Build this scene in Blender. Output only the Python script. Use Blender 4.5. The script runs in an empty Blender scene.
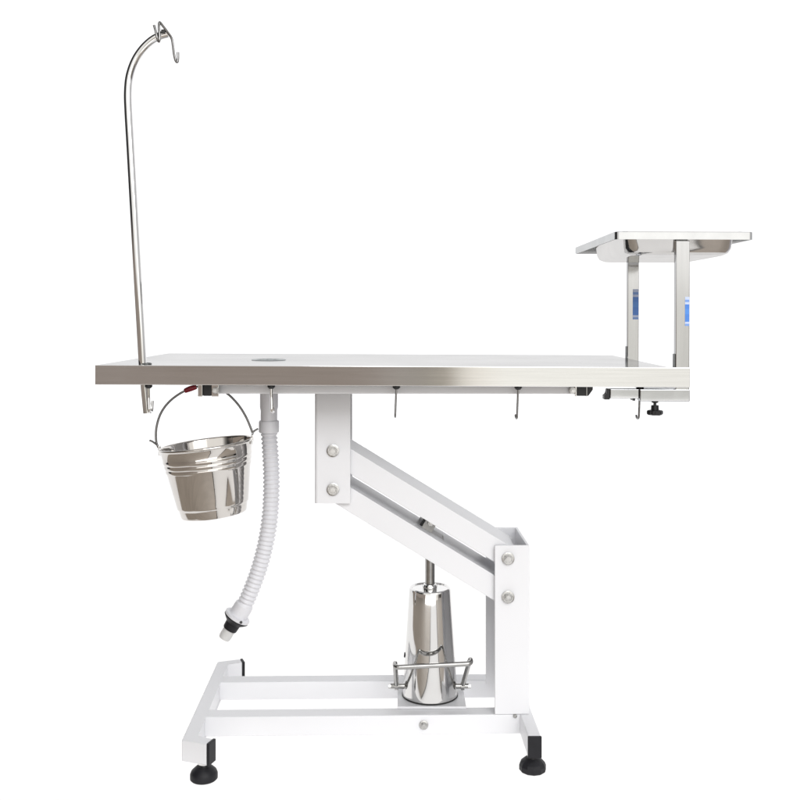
import bpy, bmesh, math, random
from mathutils import Matrix, Vector
R = math.radians
random.seed(7)
scene = bpy.context.scene
COL = scene.collection
ZC = 0.968                      # eye height above the floor

def X(px, d): return (px - 400.0) * d / 1000.0
def Z(py, d): return ZC + (313.0 - py) * d / 1000.0
def P(px, py, d): return Vector((X(px, d), d, Z(py, d)))

# ------------------------------------------------------------------ materials
def new_mat(name):
    m = bpy.data.materials.new(name); m.use_nodes = True
    nt = m.node_tree; nt.nodes.clear()
    out = nt.nodes.new('ShaderNodeOutputMaterial')
    return m, nt, out

def N(nt, kind, **kw):
    n = nt.nodes.new(kind)
    for k, v in kw.items():
        if k.startswith('i_'): n.inputs[k[2:].replace('_', ' ')].default_value = v
        else: setattr(n, k, v)
    return n

def principled(name, col, rough, metal=0.0, noise=0.0, nscale=8.0, stretch=(1, 1, 1), bump=0.0,
               rvar=0.0, spec=0.5, coat=0.0, bscale=None, bdist=0.001):
    m, nt, out = new_mat(name)
    b = N(nt, 'ShaderNodeBsdfPrincipled')
    b.inputs['Metallic'].default_value = metal
    b.inputs['Roughness'].default_value = rough
    b.inputs['Specular IOR Level'].default_value = spec
    b.inputs['Coat Weight'].default_value = coat
    b.inputs['Base Color'].default_value = (*col, 1)
    tc = N(nt, 'ShaderNodeTexCoord')
    mp = N(nt, 'ShaderNodeMapping'); mp.inputs['Scale'].default_value = stretch
    nt.links.new(tc.outputs['Object'], mp.inputs['Vector'])
    nz = N(nt, 'ShaderNodeTexNoise'); nz.inputs['Scale'].default_value = nscale
    nz.inputs['Detail'].default_value = 5
    nt.links.new(mp.outputs['Vector'], nz.inputs['Vector'])
    if noise > 0:
        r = N(nt, 'ShaderNodeMapRange')
        r.inputs['From Min'].default_value = .3; r.inputs['From Max'].default_value = .7
        r.inputs['To Min'].default_value = 1 - noise; r.inputs['To Max'].default_value = 1.0
        nt.links.new(nz.outputs['Fac'], r.inputs['Value'])
        mx = N(nt, 'ShaderNodeVectorMath', operation='SCALE')
        mx.inputs[0].default_value = col
        nt.links.new(r.outputs['Result'], mx.inputs['Scale'])
        nt.links.new(mx.outputs['Vector'], b.inputs['Base Color'])
    if rvar > 0:
        r = N(nt, 'ShaderNodeMapRange')
        r.inputs['From Min'].default_value = .3; r.inputs['From Max'].default_value = .7
        r.inputs['To Min'].default_value = max(.01, rough - rvar); r.inputs['To Max'].default_value = rough + rvar
        nt.links.new(nz.outputs['Fac'], r.inputs['Value'])
        nt.links.new(r.outputs['Result'], b.inputs['Roughness'])
    if bump > 0:
        nz2 = N(nt, 'ShaderNodeTexNoise'); nz2.inputs['Scale'].default_value = bscale or nscale * 3
        nz2.inputs['Detail'].default_value = 3
        nt.links.new(mp.outputs['Vector'], nz2.inputs['Vector'])
        bp = N(nt, 'ShaderNodeBump'); bp.inputs['Strength'].default_value = bump
        bp.inputs['Distance'].default_value = bdist
        nt.links.new(nz2.outputs['Fac'], bp.inputs['Height'])
        nt.links.new(bp.outputs['Normal'], b.inputs['Normal'])
    nt.links.new(b.outputs[0], out.inputs['Surface'])
    return m

M = {}
def brushed(name, col, rough, stretch):
    m, nt, out = new_mat(name)
    g = N(nt, 'ShaderNodeBsdfGlossy'); g.distribution = 'GGX'
    tc = N(nt, 'ShaderNodeTexCoord'); mp = N(nt, 'ShaderNodeMapping'); mp.inputs['Scale'].default_value = stretch
    nt.links.new(tc.outputs['Object'], mp.inputs['Vector'])
    n1 = N(nt, 'ShaderNodeTexNoise'); n1.inputs['Scale'].default_value = 6; n1.inputs['Detail'].default_value = 6
    nt.links.new(mp.outputs['Vector'], n1.inputs['Vector'])
    n2 = N(nt, 'ShaderNodeTexNoise'); n2.inputs['Scale'].default_value = 5; n2.inputs['Detail'].default_value = 3
    nt.links.new(tc.outputs['Object'], n2.inputs['Vector'])
    r1 = N(nt, 'ShaderNodeMapRange'); r1.inputs['From Min'].default_value = .3; r1.inputs['From Max'].default_value = .7
    r1.inputs['To Min'].default_value = .94; r1.inputs['To Max'].default_value = 1.02
    nt.links.new(n1.outputs['Fac'], r1.inputs['Value'])
    r2 = N(nt, 'ShaderNodeMapRange'); r2.inputs['From Min'].default_value = .3; r2.inputs['From Max'].default_value = .7
    r2.inputs['To Min'].default_value = rough * .75; r2.inputs['To Max'].default_value = rough * 1.25
    nt.links.new(n2.outputs['Fac'], r2.inputs['Value']); nt.links.new(r2.outputs['Result'], g.inputs['Roughness'])
    mx = N(nt, 'ShaderNodeVectorMath', operation='SCALE'); mx.inputs[0].default_value = col
    nt.links.new(r1.outputs['Result'], mx.inputs['Scale']); nt.links.new(mx.outputs['Vector'], g.inputs['Color'])
    bp = N(nt, 'ShaderNodeBump'); bp.inputs['Strength'].default_value = .06; bp.inputs['Distance'].default_value = .0004
    nt.links.new(n1.outputs['Fac'], bp.inputs['Height']); nt.links.new(bp.outputs['Normal'], g.inputs['Normal'])
    nt.links.new(g.outputs[0], out.inputs['Surface'])
    return m
M['brushed'] = brushed('brushed_steel', (.65, .648, .646), .095, (1, 1, 60))
M['bar'] = brushed('clamp_bar_steel', (.43, .435, .44), .12, (6, 6, 6))
M['pan'] = brushed('pressed_pan_steel', (.60, .59, .58), .07, (3, 3, 3))
M['drain'] = brushed('drain_steel', (.46, .48, .48), .2, (10, 10, 10))
M['post'] = brushed('post_steel', (.47, .47, .47), .10, (20, 20, 1))
M['galv'] = brushed('galvanised_steel', (.54, .545, .545), .085, (5, 5, 5))
M['steel'] = principled('satin_steel', (.63, .62, .60), .22, 1, noise=.10, nscale=14, rvar=.06, bump=.05, bscale=40, bdist=.0006)
M['chrome'] = principled('polished_steel', (.72, .715, .705), .045, 1, noise=.05, nscale=20, rvar=.02, bump=.03, bscale=9, bdist=.002)
M['pail'] = principled('polished_pail_steel', (.64, .615, .585), .06, 1, noise=.06, nscale=18, rvar=.03, bump=.06, bscale=7, bdist=.003)
M['wire'] = principled('dull_wire', (.24, .235, .23), .28, 1, noise=.2, nscale=60, rvar=.08)
M['worn'] = principled('worn_chrome', (.40, .395, .385), .12, 1, noise=.15, nscale=60, rvar=.05)
M['bolt'] = principled('zinc_bolt', (.55, .545, .53), .30, 1, noise=.3, nscale=150, rvar=.1)
M['paint'] = principled('white_powder_coat', (.75, .752, .77), .38, 0, noise=.02, nscale=6, bump=.06, bscale=260, bdist=.0004)
M['pvc'] = principled('white_pvc', (.70, .70, .73), .34, 0, noise=.03, nscale=20)
M['black'] = principled('black_plastic', (.008, .008, .009), .36, 0, spec=.35, noise=.3, nscale=40, bump=.05, bscale=300, bdist=.0004)
M['rubber'] = principled('black_rubber', (.010, .010, .013), .5, 0, spec=.3, noise=.3, nscale=50, bump=.1, bscale=200, bdist=.0005)
M['red'] = principled('red_plastic', (.32, .012, .03), .35, 0, noise=.2, nscale=40)
M['dark'] = principled('dark_recess_steel', (.16, .165, .165), .35, 1, noise=.2, nscale=60)
M['seal'] = principled('dark_seal', (.02, .02, .02), .5, 0, noise=.2, nscale=60)
M['boards'] = principled('studio_floor_brown', (.50, .435, .37), .45, 0, noise=.2, nscale=3, stretch=(1, 8, 1))
M['gap'] = principled('grey_block', (.62, .61, .58), .45, 0, noise=.15, nscale=50)

# clear-ish plastic nozzle
m, nt, out = new_mat('milky_plastic')
b = N(nt, 'ShaderNodeBsdfPrincipled'); b.inputs['Base Color'].default_value = (.86, .86, .85, 1)
b.inputs['Roughness'].default_value = .18; b.inputs['Transmission Weight'].default_value = .35
nz = N(nt, 'ShaderNodeTexNoise'); nz.inputs['Scale'].default_value = 60
rr = N(nt, 'ShaderNodeMapRange'); rr.inputs['To Min'].default_value = .12; rr.inputs['To Max'].default_value = .3
nt.links.new(nz.outputs['Fac'], rr.inputs['Value']); nt.links.new(rr.outputs['Result'], b.inputs['Roughness'])
nt.links.new(b.outputs[0], out.inputs['Surface']); M['milky'] = m

# blue protective-film label: blue field with pale printed bands running across it (object Z)
def sticker_mat(zc, half):
    m, nt, out = new_mat('blue_film_label')
    b = N(nt, 'ShaderNodeBsdfPrincipled'); b.inputs['Roughness'].default_value = .3
    tc = N(nt, 'ShaderNodeTexCoord'); sp = N(nt, 'ShaderNodeSeparateXYZ')
    nt.links.new(tc.outputs['Object'], sp.inputs[0])
    mr = N(nt, 'ShaderNodeMapRange'); mr.inputs['From Min'].default_value = zc - half; mr.inputs['From Max'].default_value = zc + half
    nt.links.new(sp.outputs['Z'], mr.inputs['Value'])
    cr = N(nt, 'ShaderNodeValToRGB'); cr.color_ramp.interpolation = 'CONSTANT'
    blue = (.055, .20, .62, 1); pale = (.50, .58, .80, 1); mid = (.16, .30, .66, 1)
    els = [(0, mid), (.07, pale), (.14, blue), (.40, (.07, .24, .66, 1)), (.58, blue), (.74, pale), (.82, mid), (.90, pale)]
    e = cr.color_ramp.elements
    e[0].position, e[0].color = els[0]; e[1].position, e[1].color = els[1]
    for p, c in els[2:]:
        q = e.new(p); q.color = c
    nt.links.new(mr.outputs['Result'], cr.inputs['Fac'])
    nt.links.new(cr.outputs['Color'], b.inputs['Base Color'])
    nt.links.new(b.outputs[0], out.inputs['Surface'])
    return m

# made-up translucent sheet: part reflects, part lets added lamps through to glow white
m, nt, out = new_mat('backlit_white_sheet')
d = N(nt, 'ShaderNodeBsdfDiffuse'); d.inputs['Color'].default_value = (.08, .08, .08, 1)
t = N(nt, 'ShaderNodeBsdfTranslucent'); t.inputs['Color'].default_value = (.90, .90, .90, 1)
nz = N(nt, 'ShaderNodeTexNoise'); nz.inputs['Scale'].default_value = 3
rr = N(nt, 'ShaderNodeMapRange'); rr.inputs['To Min'].default_value = .595; rr.inputs['To Max'].default_value = .605
nt.links.new(nz.outputs['Fac'], rr.inputs['Value'])
mx = N(nt, 'ShaderNodeMixShader'); nt.links.new(rr.outputs['Result'], mx.inputs[0])
nt.links.new(d.outputs[0], mx.inputs[1]); nt.links.new(t.outputs[0], mx.inputs[2])
nt.links.new(mx.outputs[0], out.inputs['Surface']); M['backlit'] = m

# ------------------------------------------------------------------ mesh helpers
def rootloc(o):
    v = Vector((0, 0, 0))
    while o is not None:
        v += o.location; o = o.parent
    return v

def obj(name, bm, mat, parent=None, label=None, smooth=32):
    off = rootloc(parent)
    bmesh.ops.remove_doubles(bm, verts=bm.verts, dist=1e-6)
    bmesh.ops.translate(bm, verts=bm.verts, vec=-off)
    bmesh.ops.recalc_face_normals(bm, faces=bm.faces)
    for f in bm.faces: f.smooth = True
    for e in bm.edges:
        if len(e.link_faces) == 2 and e.calc_face_angle(0) > R(smooth): e.smooth = False
    flat = id(bm) in FLAT; FLAT.discard(id(bm))
    me = bpy.data.meshes.new(name); bm.to_mesh(me); bm.free()
    me.materials.append(mat)
    o = bpy.data.objects.new(name, me); COL.objects.link(o)
    if flat:                    # keep the big faces of bevelled boxes flat
        wn = o.modifiers.new('normals', 'WEIGHTED_NORMAL'); wn.keep_sharp = True; wn.weight = 100
    if parent is not None: o.parent = parent
    if label: o['label'] = label
    return o

def empty(name, loc, label, cat, group=None):
    o = bpy.data.objects.new(name, None); COL.objects.link(o)
    o.location = loc; o.empty_display_size = .05
    o['label'] = label; o['category'] = cat
    if group: o['group'] = group
    return o

def add_bm(dst, src, mtx=None):
    me = bpy.data.meshes.new('t')
    if mtx is not None: bmesh.ops.transform(src, matrix=mtx, verts=src.verts)
    bmesh.ops.recalc_face_normals(src, faces=src.faces)
    src.to_mesh(me); src.free(); dst.from_mesh(me); bpy.data.meshes.remove(me)

def box(bm, lo, hi, mtx=None, bev=.0012, seg=2):
    FLAT.add(id(bm))
    b = bmesh.new()
    bmesh.ops.create_cube(b, size=1)
    for v in b.verts:
        v.co = Vector([lo[i] + (v.co[i] + .5) * (hi[i] - lo[i]) for i in range(3)])
    if bev > 0:
        bmesh.ops.bevel(b, geom=list(b.edges), offset=bev, segments=seg, affect='EDGES', profile=.5)
    add_bm(bm, b, mtx)

def prism(bm, poly, z0, z1, mtx=None, bev=.002, seg=2):
    FLAT.add(id(bm))
    b = bmesh.new()
    v0 = [b.verts.new((x, y, z0)) for x, y in poly]; v1 = [b.verts.new((x, y, z1)) for x, y in poly]
    n = len(poly)
    b.faces.new(v0[::-1]); b.faces.new(v1)
    for i in range(n): b.faces.new((v0[i], v0[(i + 1) % n], v1[(i + 1) % n], v1[i]))
    if bev > 0:
        bmesh.ops.bevel(b, geom=list(b.edges), offset=bev, segments=seg, affect='EDGES', profile=.5)
    add_bm(bm, b, mtx)

def lathe(bm, prof, mtx=None, n=48, closed=False):
    """prof: (r, z) list; r = 0 ends make poles"""
    b = bmesh.new(); rings = []
    for r, z in prof:
        if r < 1e-7: rings.append([b.verts.new((0, 0, z))])
        else: rings.append([b.verts.new((r * math.cos(2 * math.pi * i / n), r * math.sin(2 * math.pi * i / n), z)) for i in range(n)])
    pairs = list(zip(rings[:-1], rings[1:]))
    if closed: pairs.append((rings[-1], rings[0]))
    for a, c in pairs:
        for i in range(n):
            j = (i + 1) % n
            if len(a) == 1 and len(c) == 1: continue
            if len(a) == 1: b.faces.new((a[0], c[i], c[j]))
            elif len(c) == 1: b.faces.new((a[i], a[j], c[0]))
            else: b.faces.new((a[i], a[j], c[j], c[i]))
    add_bm(bm, b, mtx)

def spline(pts, k=8):
    pts = [Vector(p) for p in pts]; out = []
    q = [2 * pts[0] - pts[1]] + pts + [2 * pts[-1] - pts[-2]]
    for i in range(1, len(q) - 2):
        p0, p1, p2, p3 = q[i - 1:i + 3]
        for j in range(k):
            t = j / k
            out.append(.5 * ((2 * p1) + (p2 - p0) * t + (2 * p0 - 5 * p1 + 4 * p2 - p3) * t * t + (3 * p1 - p0 - 3 * p2 + p3) * t ** 3))
    out.append(pts[-1]); return out

def fillet(pts, r, k=5):
    """polyline with rounded corners"""
    pts = [Vector(p) for p in pts]; out = [pts[0]]
    for i in range(1, len(pts) - 1):
        a, p, c = pts[i - 1], pts[i], pts[i + 1]
        da, dc = (a - p), (c - p); rr = min(r, da.length * .45, dc.length * .45)
        s, e = p + da.normalized() * rr, p + dc.normalized() * rr
        for j in range(k + 1):
            t = j / k
            out.append((1 - t) ** 2 * s + 2 * t * (1 - t) * p + t * t * e)
    out.append(pts[-1]); return out

def tube(bm, pts, r, n=14, cap=True, dome=False, mtx=None):
    pts = [Vector(p) for p in pts]
    rad = r if callable(r) else (lambda i: r)
    b = bmesh.new(); rings = []
    t = (pts[1] - pts[0]).normalized()
    u = t.orthogonal().normalized()
    for i, p in enumerate(pts):
        if i == 0: tt = (pts[1] - pts[0])
        elif i == len(pts) - 1: tt = pts[-1] - pts[-2]
        else: tt = (pts[i + 1] - pts[i]).normalized() + (pts[i] - pts[i - 1]).normalized()
        tt.normalize()
        u = (u - tt * u.dot(tt)).normalized(); w = tt.cross(u)
        rr = rad(i)
        rings.append([b.verts.new(p + (u * math.cos(2 * math.pi * k / n) + w * math.sin(2 * math.pi * k / n)) * rr) for k in range(n)])
    for a, c in zip(rings[:-1], rings[1:]):
        for k in range(n):
            j = (k + 1) % n; b.faces.new((a[k], a[j], c[j], c[k]))
    if cap:
        b.faces.new(rings[0][::-1]); b.faces.new(rings[-1])
    add_bm(bm, b, mtx)

def axis_mtx(o, d):
    """z axis of the local frame goes along d"""
    d = Vector(d).normalized()
    return Matrix.Translation(o) @ d.to_track_quat('Z', 'Y').to_matrix().to_4x4()

FLAT = set()
FWD = Vector((0, -1, 0))        # towards the camera

def bolt(parent, o, d=FWD, r=.0115, h=.010, name='bolt'):
    """washer + hexagon head with a shallow dome, standing on point o"""
    bm = bmesh.new(); mt = axis_mtx(o, d)
    lathe(bm, [(0, -.002), (r * 1.22, -.002), (r * 1.25, .0015), (r * 1.1, .0022), (0, .0022)], mt, 28)
    b = bmesh.new(); n = 6; lo = []; hi = []
    for k in range(n):
        a = 2 * math.pi * k / n + .3
        lo.append(b.verts.new((r * 1.06 * math.cos(a), r * 1.06 * math.sin(a), .002))); hi.append(b.verts.new((r * 1.06 * math.cos(a), r * 1.06 * math.sin(a), h)))
    b.faces.new(lo[::-1]); b.faces.new(hi)
    for k in range(n): b.faces.new((lo[k], lo[(k + 1) % n], hi[(k + 1) % n], hi[k]))
    bmesh.ops.bevel(b, geom=list(b.edges), offset=r * .22, segments=3, affect='EDGES')
    add_bm(bm, b, mt)
    lathe(bm, [(r * .62, h - .0004), (r * .55, h + .0012), (0, h + .0014)], mt, 20)
    return obj(name, bm, M['bolt'], parent)

# ------------------------------------------------------------------ the table
table = empty('operating_table', (0, 2.3, 0), 'white hydraulic animal operating table with long stainless steel top on a slanted parallel arm lift', 'operating table')

# frame of the top: u along its length, v away from the camera, w up from the top surface
a, ti = R(.8), R(.21)
O_T = P(95, 365, 2.008)
T = Matrix.Translation(O_T) @ Matrix.Rotation(-a, 4, 'Z') @ Matrix.Rotation(ti, 4, 'Y')
L_T, W_T, H_T = 1.154, .594, .0395

bm = bmesh.new()
box(bm, (0, .0032, -H_T + .0002), (L_T, W_T, -.0002), T, .0025, 3)
top = obj('tabletop', bm, M['brushed'], table)
bm = bmesh.new(); box(bm, (0, 0, -H_T), ((690.2 - 95) / 577 * L_T, .0030, 0), T, .0011, 2)
obj('edge_strip', bm, M['brushed'], table)
# drain near the left end of the top
bm = bmesh.new(); mt = T @ Matrix.Translation((.313, .25, 0))
lathe(bm, [(.039, .0002), (.037, .0012), (.032, .0016), (.030, .0010), (.029, .0004)], mt, 40)
dr = obj('drain', bm, M['drain'], top)
bm = bmesh.new(); lathe(bm, [(.0295, .0005), (.0, .0005)], mt, 40)
for k in range(6):
    q = mt @ Matrix.Rotation(k * math.pi / 3, 4, 'Z')
    box(bm, (.008, -.003, .0005), (.026, .003, .0012), q, .0004, 1)
obj('drain_grate', bm, M['drain'], dr)

# rails under the top
def zt(px, d):                  # underside of the top at an image column
    return (T @ Vector(((px - 95) / 577 * L_T, d - 2.008, -H_T))).z
rz1 = zt(204, 2.2) - .0006
bm = bmesh.new()
FR = Matrix.Translation((X(206, 2.05), 2.05, 0)) @ Matrix.Rotation(-a, 4, 'Z')
rl = X(586, 2.05) - X(206, 2.05)
rtop = ZC - .1453; rbot = ZC - .1655
box(bm, (0, 0, rbot), (rl, .04, rtop), FR, .002)
obj('frame_rail', bm, M['paint'], table)
bm = bmesh.new(); box(bm, (0, .42, rbot), (rl, .46, rtop), FR, .002); obj('frame_rail', bm, M['paint'], table)
for uu in (.04, rl - .08):
    bm = bmesh.new(); box(bm, (uu, .041, rbot + .002), (uu + .04, .419, rtop - .001), FR, .002); obj('cross_rail', bm, M['paint'], table)

# black end clamps of the front rail, each with steel cheek plates and a bolt
def end_clamp(px0, px1, bx, cheeks, taper):
    d = 2.036
    bm = bmesh.new()
    x0, x1 = X(px0, d), X(px1, d); z0, z1 = Z(396, d), Z(384.6, d)
    if taper:
        prism(bm, [(x0, z0), (x0 + (x1 - x0) * .72, z0), (x1, z0 + (z1 - z0) * .55), (x1, z1), (x0, z1)], 0, .05,
              Matrix(((1, 0, 0, 0), (0, 0, 1, d), (0, 1, 0, 0), (0, 0, 0, 1))), .0015)
    else:
        box(bm, (x0, d, z0), (x1, d + .05, z1), None, .0018)
    c = obj('end_clamp', bm, M['black'], table)
    for q0, q1 in cheeks:
        bm = bmesh.new()
        box(bm, (X(q0, d), d - .004, z0 - .001), (X(q1, d), d + .015, z1), None, .0012)
        obj('clamp_plate', bm, M['chrome'], c)
    bolt(c, Vector((X(bx, d), d - .0045, (z0 + z1) / 2)), FWD, .0058, .006)
end_clamp(203, 211.5, 216, [(198.2, 202.8), (211.8, 219)], False)
end_clamp(577, 593, 572, [(574.6, 576.6), (586, 586.9)], True)
# little peg behind the rail that carries the pail
bm = bmesh.new(); pg = fillet([P(207, 377.2, 2.245), P(207, 386.9, 2.245), P(207, 386.9, 2.275), P(207, 383, 2.285)], .006)
tube(bm, pg, .003, 10); obj('pail_peg', bm, M['bolt'], table)

# wire tie hooks along the front edge: black nut, straight shank, tip turned up and back under the top
hx = [(149.2, 412, 10), (271.8, 412, 2.6), (395.2, 417, 2.2), (517, 418.5, 2.4), (638.8, 418.5, 2.2)]
for px, yb, up in hx:
    d = 2.022
    zt0 = (T @ Vector(((px - 95) / 577 * L_T, .02, -H_T))).z
    t0 = Vector((X(px + (1.2 if px > 300 else -.6), d), d, zt0 - .0015)); b0 = Vector((X(px, d), d, Z(yb, d)))
    back = .027 if px < 600 else .022
    pts = fillet([t0, b0, b0 + Vector((0, back * .8, -.0015)), b0 + Vector((0, back, up * .002))], .007)
    bm = bmesh.new(); tube(bm, pts, .0029 if px < 300 else .0021, 10)
    h = obj('hook', bm, M['chrome'] if px < 300 else M['wire'], table)
    bm = bmesh.new(); lathe(bm, [(0, .001), (.0078, .001), (.0078, -.003), (.0045, -.0065), (0, -.0065)], Matrix.Translation(t0), 16)
    obj('hook_nut', bm, M['black'], h)

# upper bracket (fixed to the rails) -------------------------------------------------
D0, D1 = 2.2, 2.376
bx0, bx1 = X(314.6, D0), X(350.2, D0)
bz0, bz1 = Z(503.5, D0), rtop - .001
bm = bmesh.new()
prof = []
th = .005; rb = .007
outer = [(bx1, D0)] + [(bx0 + rb - rb * math.sin(q), D0 + rb - rb * math.cos(q)) for q in [i * math.pi / 12 for i in range(7)]] + \
        [(bx0 + rb - rb * math.cos(q), D1 - rb + rb * math.sin(q)) for q in [i * math.pi / 12 for i in range(7)]] + [(bx1 - .004, D1)]
ri = rb - th
inner = [(bx1 - .004, D1 - th)] + [(bx0 + rb - ri * math.sin(q), D1 - rb + ri * math.cos(q)) for q in [i * math.pi / 12 for i in range(7)]] + \
        [(bx0 + rb - ri * math.cos(q), D0 + rb - ri * math.sin(q)) for q in [i * math.pi / 12 for i in range(7)]] + [(bx1, D0 + th)]
prism(bm, outer + inner, bz0, bz1, None, 0)
obj('upper_bracket', bm, M['paint'], table)

# arms: two channels that run parallel from the bracket down to the column -------------
AL = math.atan(.611)
def arm_frame(px, py, d):       # local x along the arm (down to the right), z across it
    return Matrix.Translation(P(px, py, d)) @ Matrix.Rotation(AL, 4, 'Y')
da0, da1 = 2.213, 2.352
pin = {}
for nm, (l, r_) in {'up': ((333, 450.6), (508, 558.5)), 'lo': ((333, 489.4), (508, 597)),}.items():
    A = arm_frame(l[0], l[1], da0)
    ln = (P(r_[0], r_[1], da0) - P(l[0], l[1], da0)).length
    hh = .0242; wd = da1 - da0
    bm = bmesh.new()
    if nm == 'up':
        box(bm, (-.022, 0, -hh), (ln + .013, .005, hh), A, .0015)                       # front flange
        box(bm, (-.022, wd - .005, -hh), (ln + .013, wd, hh), A, .0012)                 # rear flange
        box(bm, (-.022, .0051, hh - .005), (ln + .004, wd - .0051, hh), A, .0008)       # web on top
    else:
        box(bm, (-.022, 0, -hh), (ln + .018, .005, hh), A, .0015)
        box(bm, (-.022, wd - .005, -hh), (ln + .018, wd, hh), A, .0012)
        # web with a slot for the piston rod
        s0 = (P(419, 540, da0) - P(l[0], l[1], da0)).length; s1 = s0 + .055
        box(bm, (-.022, .0051, hh - .005), (s0, wd - .0051, hh - .0002), A, .0008)
        box(bm, (s1, .0051, hh - .005), (ln + .010, wd - .0051, hh - .0002), A, .0008)
        box(bm, (s0, .0051, hh - .005), (s1, .045, hh - .0002), A, .0006)
        box(bm, (s0, wd - .045, hh - .005), (s1, wd - .0051, hh - .0002), A, .0006)
    obj('lift_arm', bm, M['paint'], table)
    for px, py, dd in ((*l, D0), (*r_, 2.2)):
        bolt(table, P(px, py, dd) + Vector((0, -.0005, 0)), FWD, .0112, .010, 'pivot_bolt')

# base, in its own slightly turned frame ------------------------------------------------
bb = R(1.3)
O_B = Vector((X(181.6, 2.07), 2.07, 0))
B = Matrix.Translation(O_B) @ Matrix.Rotation(bb, 4, 'Z')
zb0, zb1 = .0395, .0842
VD = .465
# left foot: a C in plan with flared ends
st, c20, s20 = .058, math.cos(R(20)), math.sin(R(20))
fo = [(0, 0), (st * c20, -st * s20), (st * c20 + .027 * s20, -st * s20 + .027 * c20), (.027, .0189)]
poly = fo + [(x, VD - y) for x, y in fo[::-1]]
bm = bmesh.new(); prism(bm, poly, zb0, zb1, B, .003, 3)
lf = obj('cross_foot', bm, M['paint'], table)
for sgn in (0, 1):              # black plugs in the tube ends
    bm = bmesh.new()
    e0 = [(st * c20 - .0005, -st * s20), (st * c20 + .006 * c20, -st * s20 - .006 * s20)]
    e0 += [(e0[1][0] + .0285 * s20, e0[1][1] + .0285 * c20), (e0[0][0] + .0285 * s20, e0[0][1] + .0285 * c20)]
    e0 = [(x + .0004 * c20, y - .0004 * s20) for x, y in e0]
    pl = e0 if sgn == 0 else [(x, VD - y) for x, y in e0]
    prism(bm, pl, zb0 - .0006, zb1 + .0006, B, .0015); obj('end_plug', bm, M['rubber'], lf)
# right foot: a straight tube running back
ru = .7195
bm = bmesh.new(); box(bm, (ru, .004, zb0), (ru + .028, VD, zb1), B, .003, 3)
rf = obj('cross_foot', bm, M['paint'], table)
for v0, v1 in ((-.002, .0036), (VD + .0004, VD + .006)):
    bm = bmesh.new(); box(bm, (ru - .0006, v0, zb0 - .0006), (ru + .0286, v1, zb1 + .0006), B, .0018); obj('end_plug', bm, M['rubber'], rf)
# the two long tubes
for v0, v1 in ((.118, .160), (.325, .366)):
    bm = bmesh.new(); box(bm, (.0255, v0, zb0 + .0005), (ru + .0015, v1, zb1 - .0006), B, .003, 3)
    obj('base_tube', bm, M['paint'], table)
bolt(table, B @ Vector((.507, .1175, .062)), FWD, .008, .007)
bolt(table, B @ Vector((.7085, .1175, .080)), FWD, .0036, .003)
# levelling feet
def level_foot(parent, u, v, faceted=False):
    o = B @ Vector((u, v, 0))
    bm = bmesh.new()
    lathe(bm, [(0, 0), (.026, 0), (.0285, .0025), (.0285, .012), (.026, .018), (.019, .0245), (.014, .0285), (0, .0285)], Matrix.Translation(o), 12 if faceted else 36)
    f = obj('levelling_foot', bm, M['rubber'], parent, smooth=20 if faceted else 32)
    bm = bmesh.new(); lathe(bm, [(.0, .0282), (.0085, .0286), (.0085, .0325), (.0125, .0328), (.0125, .0392), (0, .0392)], Matrix.Translation(o), 18)
    obj('foot_stud', bm, M['chrome'], f)
level_foot(lf, .045, .006); level_foot(lf, .045, VD - .006)
level_foot(rf, ru + .014, .030, True); level_foot(rf, ru + .014, VD - .03, True)

# column: a channel open to the left, standing on the base
CM = Matrix.Translation(Vector((X(494.8, 2.2), 2.2, 0))) @ Matrix.Rotation(bb, 4, 'Z')
cw = X(529.6, 2.2) - X(494.8, 2.2); cz0, cz1 = zb1 + .0004, Z(545.5, 2.2)
bm = bmesh.new()
box(bm, (0, 0, cz0), (cw, .006, cz1), CM, .002)
box(bm, (0, .18, cz0), (cw, .186, cz1), CM, .001)
box(bm, (cw - .006, .0061, cz0), (cw - .0003, .1799, cz1 - .0003), CM, .0008)
obj('column', bm, M['paint'], table)

# hydraulic jack -------------------------------------------------------------------------
JX, JY = X(430, 2.3), 2.3
bm = bmesh.new(); box(bm, (X(397.5, 2.24), 2.232, zb1 - .0001), (X(466, 2.24), 2.425, zb1 + .0055), None, .0012)
obj('jack_plate', bm, M['paint'], table)
zj = zb1 + .006
zt_ = .338
J = Matrix.Translation((JX, JY, 0))
bm = bmesh.new()
lathe(bm, [(0, zj), (.061, zj), (.0635, zj + .003), (.0630, zj + .012)] +
      [(.0630 - .0155 * (k / 8), zj + .012 + (zt_ - .006 - zj - .012) * k / 8) for k in range(1, 9)] +
      [(.0466, zt_ - .002), (.0445, zt_), (.0425, zt_ - .0006), (.0405, zt_ - .003), (.0, zt_ - .003)], J, 72)
jack = obj('hydraulic_jack', bm, M['chrome'], table)
bm = bmesh.new(); lathe(bm, [(.0630, zj - .0003), (.0645, zj + .0006), (.0645, zj + .0028), (.0636, zj + .0036)], J, 60); obj('seal_ring', bm, M['seal'], jack)
bm = bmesh.new(); lathe(bm, [(.0115, zt_ - .003), (.0165, zt_ - .0028), (.0165, zt_ + .003), (.0145, zt_ + .007), (.0115, zt_ + .008)], J, 36); obj('gland_nut', bm, M['chrome'], jack)
bm = bmesh.new(); tube(bm, [(JX, JY, zt_ - .002), (JX, JY, .45)], .0112, 28); obj('piston_rod', bm, M['worn'], jack)
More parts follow.
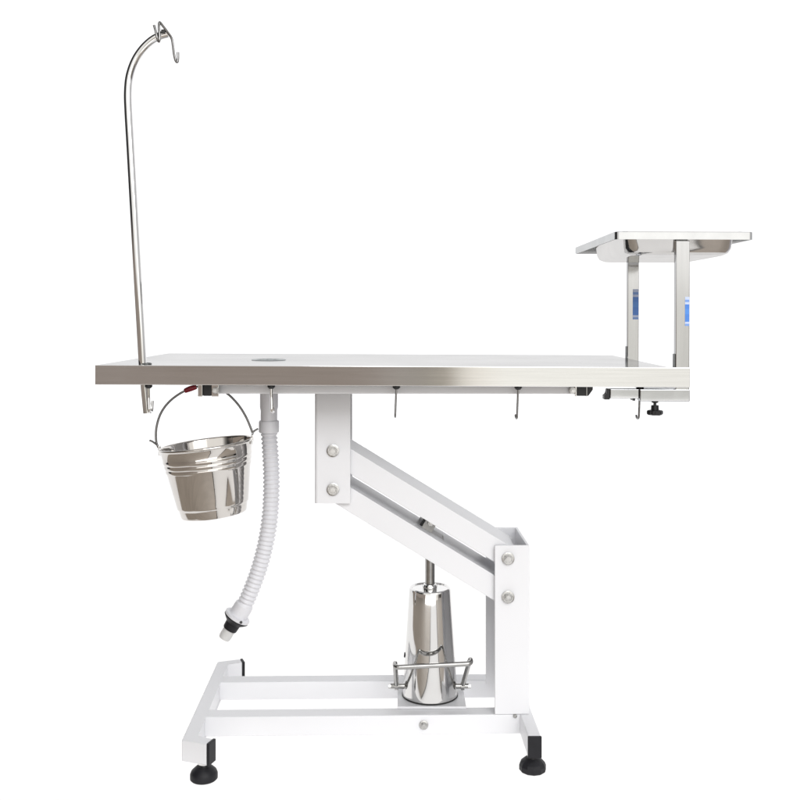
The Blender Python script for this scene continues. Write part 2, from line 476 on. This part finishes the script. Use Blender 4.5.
# clevis at the rod end, with its bolt, between the arms
bm = bmesh.new()
CV = Matrix.Translation(P(429, 526, 2.262)) @ Matrix.Rotation(AL, 4, 'Y')
box(bm, (-.013, 0, -.028), (.013, .075, .017), CV, .002)
cl = obj('clevis', bm, M['gap'], jack)
bolt(cl, CV @ Vector((0, -.0005, .0075)), FWD, .0055, .004)
bm = bmesh.new(); box(bm, (-.019, .004, -.024), (-.0135, .07, .018), CV, .001); obj('clevis_spacer', bm, M['black'], cl)
# nubs on its flanks
for px, s in ((406.6, -1), (451.6, 1)):
    o = Vector((X(px, 2.3), 2.3, Z(655, 2.3)))
    bm = bmesh.new(); lathe(bm, [(0, -.004), (.0075, -.004), (.0075, .003), (.005, .006), (0, .006)], axis_mtx(o, (s, 0, .1)), 16); obj('side_screw', bm, M['seal'], jack)
# foot pedal: bent bar in front, hinged on two lugs
pl = P(396.5, 686, 2.285); pr = P(462.5, 686, 2.285)
fl = P(395, 667.4, 2.195); fr = P(471, 663.6, 2.195)
up = Vector((0, .012, .006))
pts = fillet([pl, fl + Vector((.000, .022, .004)), fl, fr, fr + Vector((0, .022, .004)), pr], .012, 6)
bm = bmesh.new(); tube(bm, pts, .0054, 16); ped = obj('foot_pedal', bm, M['worn'], jack)
for p, s in ((pl, 1), (pr, -1)):
    bm = bmesh.new()
    lathe(bm, [(0, -.014), (.0055, -.014), (.0062, -.012), (.0062, .022), (.0045, .024), (0, .024)], axis_mtx(p, (s, 0, 0)), 18)
    lathe(bm, [(.0062, -.004), (.0092, -.004), (.0092, .004), (.0062, .004)], axis_mtx(p, (s, 0, 0)), 18)
    obj('pedal_hinge', bm, M['worn'], ped)
    bm = bmesh.new(); lathe(bm, [(0, -.002), (.0048, -.002), (.0048, .004), (0, .004)], axis_mtx(p + Vector((-s * .0145, -.002, 0)), (-s, 0, 0)), 6); obj('hinge_nut', bm, M['bolt'], ped)

# ------------------------------------------------------------------ drain hose
hd = 2.252
hose = empty('drain_hose', P(269, 385, hd), 'white corrugated plastic drain hose hanging below the tabletop beside the steel bucket', 'hose')
hz0 = (T @ Vector((.335, .25, -H_T))).z - .0006
bm = bmesh.new()
c0 = P(269, 390, hd); c0.z = 0
lathe(bm, [(.0, hz0), (.0205, hz0), (.0205, Z(407, hd)), (.0188, Z(410, hd)), (.0188, Z(422, hd)), (0, Z(422, hd))], Matrix.Translation(c0), 32)
obj('outlet_pipe', bm, M['pvc'], hose)
bm = bmesh.new()
lathe(bm, [(0, Z(420.5, hd)), (.0215, Z(420.6, hd)), (.0228, Z(421.6, hd)), (.0228, Z(431.5, hd)), (.0212, Z(432.5, hd)), (0, Z(432.6, hd))], Matrix.Translation(c0), 32)
obj('pipe_collar', bm, M['pvc'], hose)
path = [P(x, y, hd) for x, y in [(269, 432), (270.3, 452), (271.3, 472), (271.2, 496), (269.5, 520), (265.5, 544), (259.5, 567), (252, 588), (244, 606.5)]]
sp = spline(path, 20)
# even spacing, then rings
cum = [0]
for p, q in zip(sp[:-1], sp[1:]): cum.append(cum[-1] + (q - p).length)
tot = cum[-1]; pitch = .0098; per = 6; nn = int(tot / pitch) * per
ev = []; k = 0
for i in range(nn + 1):
    s = tot * i / nn
    while k < len(cum) - 2 and cum[k + 1] < s: k += 1
    t = (s - cum[k]) / (cum[k + 1] - cum[k]); ev.append(sp[k].lerp(sp[k + 1], t))
wave = [.0155, .0164, .0183, .0190, .0183, .0164]
bm = bmesh.new(); tube(bm, ev, lambda i: wave[i % per], 26); obj('corrugated_tube', bm, M['pvc'], hose)
ed = (P(222, 640, hd) - P(244, 604, hd)).normalized()
E = axis_mtx(P(245.0, 604, hd), ed)
bm = bmesh.new(); lathe(bm, [(0, 0), (.0185, 0), (.0208, .003), (.0215, .026), (.0215, .030), (0, .030)], E, 32); obj('end_sleeve', bm, M['pvc'], hose)
bm = bmesh.new(); lathe(bm, [(0, .0285), (.0275, .0285), (.030, .030), (.030, .034), (.0295, .0355), (0, .0355)], E, 36); fg = obj('white_flange', bm, M['pvc'], hose)
q = E @ Vector((0, 0, .0318)); 
side = (Vector((0, -1, 0)) - ed * Vector((0, -1, 0)).dot(ed)).normalized()
side = Matrix.Rotation(R(32), 3, ed) @ side
if side.x < 0: side = Matrix.Rotation(R(-64), 3, ed) @ side
bm = bmesh.new(); lathe(bm, [(0, 0), (.0032, 0), (.0028, .0022), (0, .0026)], axis_mtx(P(241, 622.4, 2.2215), (0.2, -1, .25)), 14); obj('flange_screw', bm, M['seal'], fg)
bm = bmesh.new(); lathe(bm, [(0, .0357), (.0295, .0357), (.0298, .038), (.024, .044), (.0172, .050), (.0165, .064), (.0158, .066), (0, .066)], E, 36); obj('black_coupling', bm, M['rubber'], hose)
bm = bmesh.new(); lathe(bm, [(0, .0662), (.0138, .0662), (.0140, .086), (.0125, .0905), (.0095, .0912), (.0085, .088), (.0085, .07), (0, .07)], E, 32); obj('nozzle', bm, M['milky'], hose)

# ------------------------------------------------------------------ bucket
kd = 2.262
KC = P(206.2, 443.6, kd)
bucket = empty('bucket', KC - Vector((0, 0, .165)), 'polished stainless steel pail with wire bail, hanging tilted under the left end of the table', 'bucket')
K = Matrix.Translation(KC) @ Matrix.Rotation(R(-6.6), 4, 'Y')
rt, rbm, hk = .1035, .0735, .160
def kr(z): return rbm + (rt - rbm) * (z + hk) / hk
prof = [(0, -hk + .004), (rbm - .008, -hk + .004), (rbm - .004, -hk), (rbm - .001, -hk + .0008), (kr(-hk + .003), -hk + .004),
        (kr(-.142), -.142), (kr(-.1385) + .0002, -.1395), (kr(-.137) + .0022, -.1375), (kr(-.134) + .0022, -.134)]
for zc_ in (-.052, -.0415, -.031):
    prof += [(kr(zc_ - .005) + .0012, zc_ - .0048), (kr(zc_ - .003) + .0020, zc_ - .003), (kr(zc_) + .0027, zc_), (kr(zc_ + .003) + .0020, zc_ + .003)]
prof += [(kr(-.025) + .001, -.0255), (kr(-.006) + .001, -.006)]
for k in range(9):
    q = -math.pi / 2 + math.pi * 1.5 * k / 8
    prof.append((rt + .0012 + .0030 * math.cos(q), -.001 + .0030 * math.sin(q)))
prof += [(rt - .002, -.004), (kr(-.05) - .0015, -.05), (rbm - .001, -hk + .01), (rbm - .006, -hk + .0055), (0, -hk + .0055)]
bm = bmesh.new(); lathe(bm, prof, K, 96)
pail = obj('pail_body', bm, M['pail'], bucket, smooth=40)
bp = [(158.3, 447.5), (156.2, 441), (156.4, 428), (160.5, 414), (168.5, 402.5), (180, 393.5), (193, 387.8), (207, 385.4), (219, 388.5), (229, 395), (238.5, 405), (245.5, 416), (250, 426), (252.4, 432.5)]
bpts = [P(x, y, kd + .004) for x, y in bp]
tipL = [P(149.6, 440.4, kd + .004), P(152.5, 441.6, kd + .003), P(156.5, 444.5, kd)]
tipR = [P(252.0, 436.0, kd), P(253.6, 431.6, kd + .003), P(258.2, 428.6, kd + .004)]
bm = bmesh.new(); tube(bm, spline(bpts, 8), .0026, 12)
tube(bm, spline(tipL, 5), .0022, 10); tube(bm, spline(tipR, 5), .0022, 10)
bail = obj('bail_handle', bm, M['wire'], bucket)
gp = spline(bpts, 8)
seg = [p for p in gp if P(183.5, 0, kd).x <= p.x <= P(196.5, 0, kd).x and p.z > Z(400, kd)]
bm = bmesh.new(); tube(bm, seg, lambda i: .0052 + .0012 * math.sin(i / max(1, len(seg) - 1) * math.pi), 16); obj('red_grip', bm, M['red'], bail)
for sx in (-1, 1):              # ears riveted under the rim
    bm = bmesh.new(); q = K @ Matrix.Translation((sx * (rt + .0025), 0, -.004))
    box(bm, (-.0022 , -.008, -.010), (.0022, .008, .012), q, .0015); obj('bail_ear', bm, M['chrome'], bucket)

# ------------------------------------------------------------------ restraint pole
pd = 2.040
pole = empty('restraint_pole', P(142.3, 365, pd), 'tall thin chrome pole with bent top and wire hook, standing on the left table end', 'pole')
pts = [P(147.3, 413, pd), P(145.0, 390, pd), P(142.6, 363, pd), P(138.4, 290, pd), P(134.0, 211, pd), P(130.3, 145, pd), P(128.3, 110, pd)]
straight = [pts[0].lerp(pts[1], t) for t in (0, .5)] + pts[1:6]
bend = spline([pts[5], pts[6], P(127.9, 92, pd), P(129.6, 76, pd), P(134.8, 61, pd), P(142.5, 49.2, pd), P(151.5, 40.6, pd), P(160.0, 36.0, pd), P(167.8, 33.6, pd)], 8)
full = pts[:5] + bend
bm = bmesh.new(); tube(bm, full, .0084, 24); obj('pole_tube', bm, M['chrome'], pole)
hp = [(154.0, 25.2, -.011), (155.6, 31, -.0115), (157.2, 37.5, -.0115), (158.6, 41.4, -.009), (159.4, 40.2, -.0115), (159.4, 34, -.0115), (159.0, 27, -.011), (159.6, 22.4, -.010), (162.5, 25.5, -.0115), (167.5, 32.2, -.0115),
      (171.6, 38.4, -.010), (173.0, 46, -.009), (174.0, 54, -.009), (175.6, 60.5, -.008), (177.3, 62.0, -.008), (178.0, 58.6, -.008), (178.0, 52.2, -.008)]
bm = bmesh.new(); tube(bm, spline([P(x, y, pd + dz) for x, y, dz in hp], 6), .0026, 10); obj('wire_hook', bm, M['wire'], pole)
bm = bmesh.new(); box(bm, (-.004, -.006, -.004), (.004, .004, .004), Matrix.Translation(P(163.6, 32, pd - .006)), .001); obj('hook_clip', bm, M['seal'], pole)
bm = bmesh.new()
lathe(bm, [(.0086, -.0002), (.0108, -.0002), (.0108, .0022), (.0086, .0030)], T @ Matrix.Translation(((142.4 - 95) / 577 * L_T, .033, .0003)), 28)
obj('pole_seat', bm, M['dark'], pole)

# ------------------------------------------------------------------ tray stand and tray
tu = L_T
stand = empty('tray_stand', T @ Vector((tu + .02, .2, -.06)), 'two post steel tray stand with blue film labels clamped to the right table end', 'tray stand')
px2u = lambda px: (px - 95) / 577 * L_T
fp0, fp1 = px2u(676.2), px2u(690.2)
zl = -.0675                      # level of the clamp bar under the top
ztop = .2545                     # underside of the tray frame
posts = []
for v0 in (.004, .455):
    bm = bmesh.new(); box(bm, (fp0, v0, zl), (fp1, v0 + .016, ztop - .0003), T, .0022, 2)
    o = obj('post', bm, M['post'], stand); posts.append(o)
    bm = bmesh.new(); box(bm, (fp0 - .0022, v0 + .001, -.012), (fp0 - .0003, v0 + .015, .027), T, .0004, 1); obj('post_gusset', bm, M['dark'], o)
    bm = bmesh.new(); box(bm, (fp0 - .001, v0 - .0014, ztop - .009), (fp1 + .001, v0 - .0002, ztop - .0005) , T, .0004, 1)
    if v0 > .1: obj('post_cap', bm, M['dark'], o)
    else: FLAT.discard(id(bm)); bm.free()
def label_on(post, u0, u1, v, zc, half, parent):
    bm = bmesh.new(); box(bm, (u0, v - .0005, zc - half), (u1, v - .0001, zc + half), T, 0)
    wz = (T @ Vector((u0, v, zc))).z - rootloc(parent).z
    obj('film_label', bm, sticker_mat(wz, half), parent)
w = lambda py, d, s: None
label_on(posts[0], px2u(685.4), fp1 - .0012, .004, (367 - 311) * .002 , .029, posts[0])
label_on(posts[1], fp0 + .0128, fp1 - .0012, .455, ((313 - 304) / 1000 * 2.45) + .108, .037, posts[1])
# clamp: sheet steel cheek beside the top, bar under it, sliding rail, cap and knob
bm = bmesh.new()
box(bm, (px2u(641), .0025, zl - .0005), (px2u(690.4), .030, zl + .0235), T, .0018)
box(bm, (fp0, .0305, zl), (fp1, .454, zl + .022), T, .0018)
obj('clamp_bar', bm, M['bar'], stand)
bm = bmesh.new(); box(bm, (px2u(612), .010, zl + .004), (px2u(640.8), .034, zl + .0235), T, .0018); sr = obj('slide_rail', bm, M['bar'], stand)
bm = bmesh.new(); prism(bm, [(px2u(606.2), zl + .002), (px2u(611.9), zl + .002), (px2u(611.9), zl + .0235), (px2u(609.4), zl + .0235), (px2u(608.6), zl + .012), (px2u(606.2), zl + .011)],
    .012, .032, T @ Matrix(((1, 0, 0, 0), (0, 0, 1, 0), (0, 1, 0, 0), (0, 0, 0, 1))), .001); obj('rail_cap', bm, M['black'], sr)
bm = bmesh.new(); box(bm, (px2u(634.5), .0096, zl), (px2u(637), .0345, zl + .005), T, .0008); obj('rail_stop', bm, M['black'], sr)
bm = bmesh.new(); q = T @ Matrix.Translation((px2u(657.5), .018, zl - .001))
lathe(bm, [(0, 0), (.0068, 0), (.0068, -.0028), (.003, -.004), (.003, -.012), (0, -.012)], q, 20); kn = obj('knob_stud', bm, M['seal'], stand)
bm = bmesh.new()
b = bmesh.new(); n = 60
lobes = lambda i: 1 + .09 * math.cos(2 * math.pi * 6 * i / n)
rings = []
for r, z, f in [(.0075, -.0085, 0), (.0078, -.0175, 0), (.0135, -.0185, 1), (.0150, -.0205, 1), (.0150, -.0255, 1), (.0125, -.028, 1), (.0, -.0285, 0)]:
    rings.append([b.verts.new((r * (lobes(i) if f else 1) * math.cos(2 * math.pi * i / n), r * (lobes(i) if f else 1) * math.sin(2 * math.pi * i / n), z)) for i in range(n)] if r else [b.verts.new((0, 0, z))])
b.faces.new(rings[0])
for x, y in zip(rings[:-1], rings[1:]):
    for i in range(n):
        j = (i + 1) % n
        b.faces.new((x[i], x[j], y[0]) if len(y) == 1 else (x[i], x[j], y[j], y[i]))
add_bm(bm, b, q); obj('clamp_knob', bm, M['black'], stand)

# tray frame: open rectangle of flat bar on top of the posts
c_u = px2u(682.3); hw = .137; fv0, fv1 = -.010, .482; fh = .0155
def rrect(x0, y0, x1, y1, r, k=6):
    o = []
    for cx, cy, s in ((x1 - r, y0 + r, -90), (x1 - r, y1 - r, 0), (x0 + r, y1 - r, 90), (x0 + r, y0 + r, 180)):
        for i in range(k + 1):
            q = R(s + 90 * i / k); o.append((cx + r * math.cos(q), cy + r * math.sin(q)))
    return o
def loft(bm, loops, mtx, cap_first=False, cap_last=False):
    b = bmesh.new(); rs = [[b.verts.new(p) for p in lp] for lp in loops]; n = len(rs[0])
    for x, y in zip(rs[:-1], rs[1:]):
        for i in range(n): b.faces.new((x[i], x[(i + 1) % n], y[(i + 1) % n], y[i]))
    if cap_first: b.faces.new(rs[0][::-1])
    if cap_last: b.faces.new(rs[-1])
    add_bm(bm, b, mtx)
def lp(x0, y0, x1, y1, r, z): return [(x, y, z) for x, y in rrect(x0, y0, x1, y1, r)]
u0, u1 = c_u - hw, c_u + hw
BM = .118                        # wide margin behind the pan
bm = bmesh.new()
t3 = .003
loops = [lp(u0 + t3, fv0 + t3, u1 - t3, fv1 - t3, .006, ztop), lp(u0, fv0, u1, fv1, .009, ztop), lp(u0, fv0, u1, fv1, .009, ztop + fh - .001), lp(u0 + .001, fv0 + .001, u1 - .001, fv1 - .001, .008, ztop + fh),
         lp(u0 + .020, fv0 + .020, u1 - .020, fv1 - BM, .012, ztop + fh), lp(u0 + .020, fv0 + .020, u1 - .020, fv1 - BM, .012, ztop + fh - .002), lp(u0 + t3, fv0 + t3, u1 - t3, fv1 - t3, .006, ztop + fh - .0022)]
loft(bm, loops + [loops[0]], T)
obj('tray_frame', bm, M['galv'], stand)
tray = empty('instrument_tray', T @ Vector((c_u, .2, ztop - .03)), 'shallow polished steel instrument tray sunk into the raised frame at the right', 'tray')
iu0, iu1, iv0, iv1 = u0 + .022, u1 - .022, fv0 + .022, fv1 - BM - .002
zr = ztop + fh + .0012
bm = bmesh.new()
dp = ztop - .0285
loops = [lp(iu0 - .012, iv0 - .012, iu1 + .012, iv1 + .012, .02, ztop + fh + .0003), lp(iu0 - .012, iv0 - .012, iu1 + .012, iv1 + .012, .02, zr), lp(iu0 + .001, iv0 + .001, iu1 - .001, iv1 - .001, .03, zr)]
inner_ = [(0.003, zr - .003, .03), (.006, dp + .014, .034), (.010, dp + .006, .036), (.018, dp + .0018, .036), (.03, dp + .0012, .036)]
for s, z, r in inner_: loops.append(lp(iu0 + s, iv0 + s, iu1 - s, iv1 - s, r, z))
outer_ = [(.03, dp, .036), (.0175, dp + .0004, .036), (.009, dp + .0048, .036), (.0048, dp + .0135, .034), (.0015, ztop + fh - .001, .03), (.0006, ztop + fh + .0003, .03)]
i_loops = loops; o_loops = [lp(iu0 + s, iv0 + s, iu1 - s, iv1 - s, r, z) for s, z, r in outer_]
loft(bm, i_loops, T, False, True); loft(bm, [i_loops[0]] + o_loops[::-1], T, False, True)
obj('tray_pan', bm, M['pan'], tray)

# ------------------------------------------------------------------ added backlit shooting table (setting)
HWD = 2.8
bm = bmesh.new()
b = bmesh.new(); vs = [b.verts.new((x, y, 0)) for x, y in ((-.2, 1.93), (.02, 1.3), (.2, -.5), (1.7, -.5), (.75, 1.3), (.42, 1.93), (1.1, 1.93), (1.4, 2.4), (2.8, 3.2), (-2.8, 3.2), (-1.15, 2.4), (-.89, 1.93))]; b.faces.new(vs); add_bm(bm, b)  # unseen forward tongue, added to reflect as a bright band in pail and jack
fl_ = obj('floor', bm, M['backlit']); fl_['kind'] = 'structure'; fl_['label'] = 'seamless white surface under the table'
bm = bmesh.new(); b = bmesh.new()
prof = [(3.2 + .6 * math.sin(q), .6 - .6 * math.cos(q)) for q in [i * math.pi / 2 / 14 for i in range(15)]] + [(3.8, 3.0)]
l_ = [b.verts.new((-HWD, y, z)) for y, z in prof]; r_ = [b.verts.new((HWD, y, z)) for y, z in prof]
for i in range(len(prof) - 1): b.faces.new((l_[i], r_[i], r_[i + 1], l_[i + 1]))
add_bm(bm, b); bk = obj('backdrop', bm, M['backlit']); bk['kind'] = 'structure'; bk['label'] = 'seamless white studio background'

bm = bmesh.new()
prism(bm, [(-5, -4.5), (.2, -4.5), (.2, -.503), (.017, 1.3), (-.203, 1.927), (-.893, 1.927), (-1.154, 2.402), (-2.806, 3.2), (-5, 3.2)], -.06, -.008, None, 0)
prism(bm, [(.2003, -4.5), (5, -4.5), (5, 3.2), (2.806, 3.2), (1.404, 2.402), (1.103, 1.927), (.423, 1.927), (.753, 1.3), (1.703, -.503), (.2003, -.503)], -.06, -.008, None, 0)
sfe = bmesh.new()  # unseen black strips, added to reflect as dark lines in pail and jack
for (x0, y0), (x1, y1), w_ in (((-.205, 1.925), (.014, 1.3), -.03), ((.425, 1.925), (.757, 1.3), .035), ((.757, 1.3), (1.7, -.5), .05), ((.014, 1.3), (.196, -.5), -.04)):
    prism(sfe, [(x0, y0), (x0 + w_, y0), (x1 + w_, y1), (x1, y1)], -.0075, -.004, None, 0)
ed_ = obj('dark_reflection_strips', sfe, M['rubber']); ed_['kind'] = 'structure'
sf = obj('studio_floor', bm, M['boards']); sf['kind'] = 'structure'; sf['label'] = 'brown studio floor in front of the white surface'

# ------------------------------------------------------------------ light
def area(name, loc, target, sx, sy, radiance, col=(1, 1, 1)):
    l = bpy.data.lights.new(name, 'AREA'); l.shape = 'RECTANGLE'; l.size = sx; l.size_y = sy
    l.energy = radiance * math.pi * sx * sy; l.color = col
    o = bpy.data.objects.new(name, l); COL.objects.link(o); o.location = loc
    o.rotation_euler = (Vector(target) - Vector(loc)).to_track_quat('-Z', 'Y').to_euler()
    return o
area('floor_white_fill', (0, 1.7, -.7), (0, 1.7, 0), 6.2, 5.0, 1.68)  # added lamp under the sheet, burns the ground out to white
area('backdrop_white_fill', (0, 4.7, 1.5), (0, 3.8, 1.5), 6.6, 4.2, 1.90)  # added lamp behind the backdrop, burns the background out to white
area('key_softbox', (.6, -.25, 2.05), (.1, 2.3, .6), 2.2, .95, 5.9, (.965, .98, 1))
area('window_softbox', (1.85, -1.9, 1.15), (1.0, 2.2, .9), 3.3, 2.3, .66, (1, .985, .96))

area('low_fill', (.1, -.55, .05), (.1, .55, .95), 3.0, .9, 2.0)  # added fill from below, lifts the front rail and upper bracket
w = bpy.data.worlds.new('World'); scene.world = w; w.use_nodes = True
nt = w.node_tree; nt.nodes.clear()
out = N(nt, 'ShaderNodeOutputWorld'); bg = N(nt, 'ShaderNodeBackground')
tc = N(nt, 'ShaderNodeTexCoord'); sx = N(nt, 'ShaderNodeSeparateXYZ'); nt.links.new(tc.outputs['Generated'], sx.inputs[0])
neg = N(nt, 'ShaderNodeMath', operation='MULTIPLY'); neg.inputs[1].default_value = -1; nt.links.new(sx.outputs['Y'], neg.inputs[0])
at = N(nt, 'ShaderNodeMath', operation='ARCTAN2'); nt.links.new(sx.outputs['X'], at.inputs[0]); nt.links.new(neg.outputs[0], at.inputs[1])
mr = N(nt, 'ShaderNodeMapRange'); mr.inputs['From Min'].default_value = -math.pi; mr.inputs['From Max'].default_value = math.pi
nt.links.new(at.outputs[0], mr.inputs['Value'])
cr = N(nt, 'ShaderNodeValToRGB'); cr.color_ramp.interpolation = 'LINEAR'
def pa(deg): return (deg + 180) / 360
stops = [(-180, (.55, .55, .57)), (-125, (.55, .55, .57)), (-118, (.05, .05, .05)), (-108, (.05, .05, .05)), (-104, (.40, .34, .29)), (-60, (.35, .30, .265)),
         (-20, (.385, .325, .285)), (-2.4, (.40, .34, .295)), (-1.7, (.62, .58, .54)), (-1.0, (.34, .31, .27)), (1.0, (.42, .38, .31)), (2.2, (.58, .49, .37)), (4, (.7, .69, .62)), (49, (.30, .27, .25)), (51, (.03, .03, .03)), (58, (.03, .03, .03)), (61, (.32, .28, .24)), (80, (.22, .2, .18)), (83, (.02, .02, .02)), (88, (.02, .02, .02)), (93, (.52, .51, .56)), (180, (.55, .55, .57))]
e = cr.color_ramp.elements
e[0].position = pa(stops[0][0]); e[0].color = (*stops[0][1], 1); e[1].position = 1; e[1].color = (*stops[-1][1], 1)
for dg, c in stops[1:-1]:
    q = e.new(pa(dg)); q.color = (*c, 1)
nt.links.new(mr.outputs['Result'], cr.inputs['Fac'])
cr2 = N(nt, 'ShaderNodeValToRGB'); nt.links.new(mr.outputs['Result'], cr2.inputs['Fac'])
st2 = [(-180, (.5, .5, .52)), (-125, (.5, .5, .52)), (-115, (.05, .05, .05)), (-47, (.04, .04, .04)), (-40, (.3, .29, .28)), (-32, (1.15, 1.13, 1.1)), (55, (1.15, 1.13, 1.1)), (62, (.62, .62, .62)), (100, (.7, .7, .72)), (180, (.5, .5, .52))]
e = cr2.color_ramp.elements
e[0].position = 0; e[0].color = (*st2[0][1], 1); e[1].position = 1; e[1].color = (*st2[-1][1], 1)
for dg, c in st2[1:-1]:
    q = e.new(pa(dg)); q.color = (*c, 1)
el = N(nt, 'ShaderNodeMapRange', interpolation_type='SMOOTHSTEP'); el.inputs['From Min'].default_value = .0; el.inputs['From Max'].default_value = .06
nt.links.new(sx.outputs['Z'], el.inputs['Value'])
mxw = N(nt, 'ShaderNodeMix', data_type='RGBA'); nt.links.new(el.outputs['Result'], mxw.inputs[0])
nt.links.new(cr.outputs['Color'], mxw.inputs[6]); nt.links.new(cr2.outputs['Color'], mxw.inputs[7])
nt.links.new(mxw.outputs[2], bg.inputs['Color']); bg.inputs['Strength'].default_value = 1.0
nt.links.new(bg.outputs[0], out.inputs['Surface'])

# ------------------------------------------------------------------ camera
cam = bpy.data.cameras.new('camera'); co = bpy.data.objects.new('camera', cam); COL.objects.link(co)
co.location = (0, 0, ZC); co.rotation_euler = (R(90), 0, 0)
cam.sensor_width = 36; cam.lens = 45; cam.shift_y = -87 / 800; cam.clip_end = 200
scene.camera = co
scene.view_settings.view_transform = 'Standard'; scene.view_settings.look = 'None'
scene.view_settings.exposure = 0; scene.view_settings.gamma = 1
scene.render.engine = 'CYCLES'
scene.cycles.use_denoising = True
scene.cycles.max_bounces = 10
scene.cycles.caustics_reflective = False; scene.cycles.caustics_refractive = False
scene.cycles.sample_clamp_indirect = 6
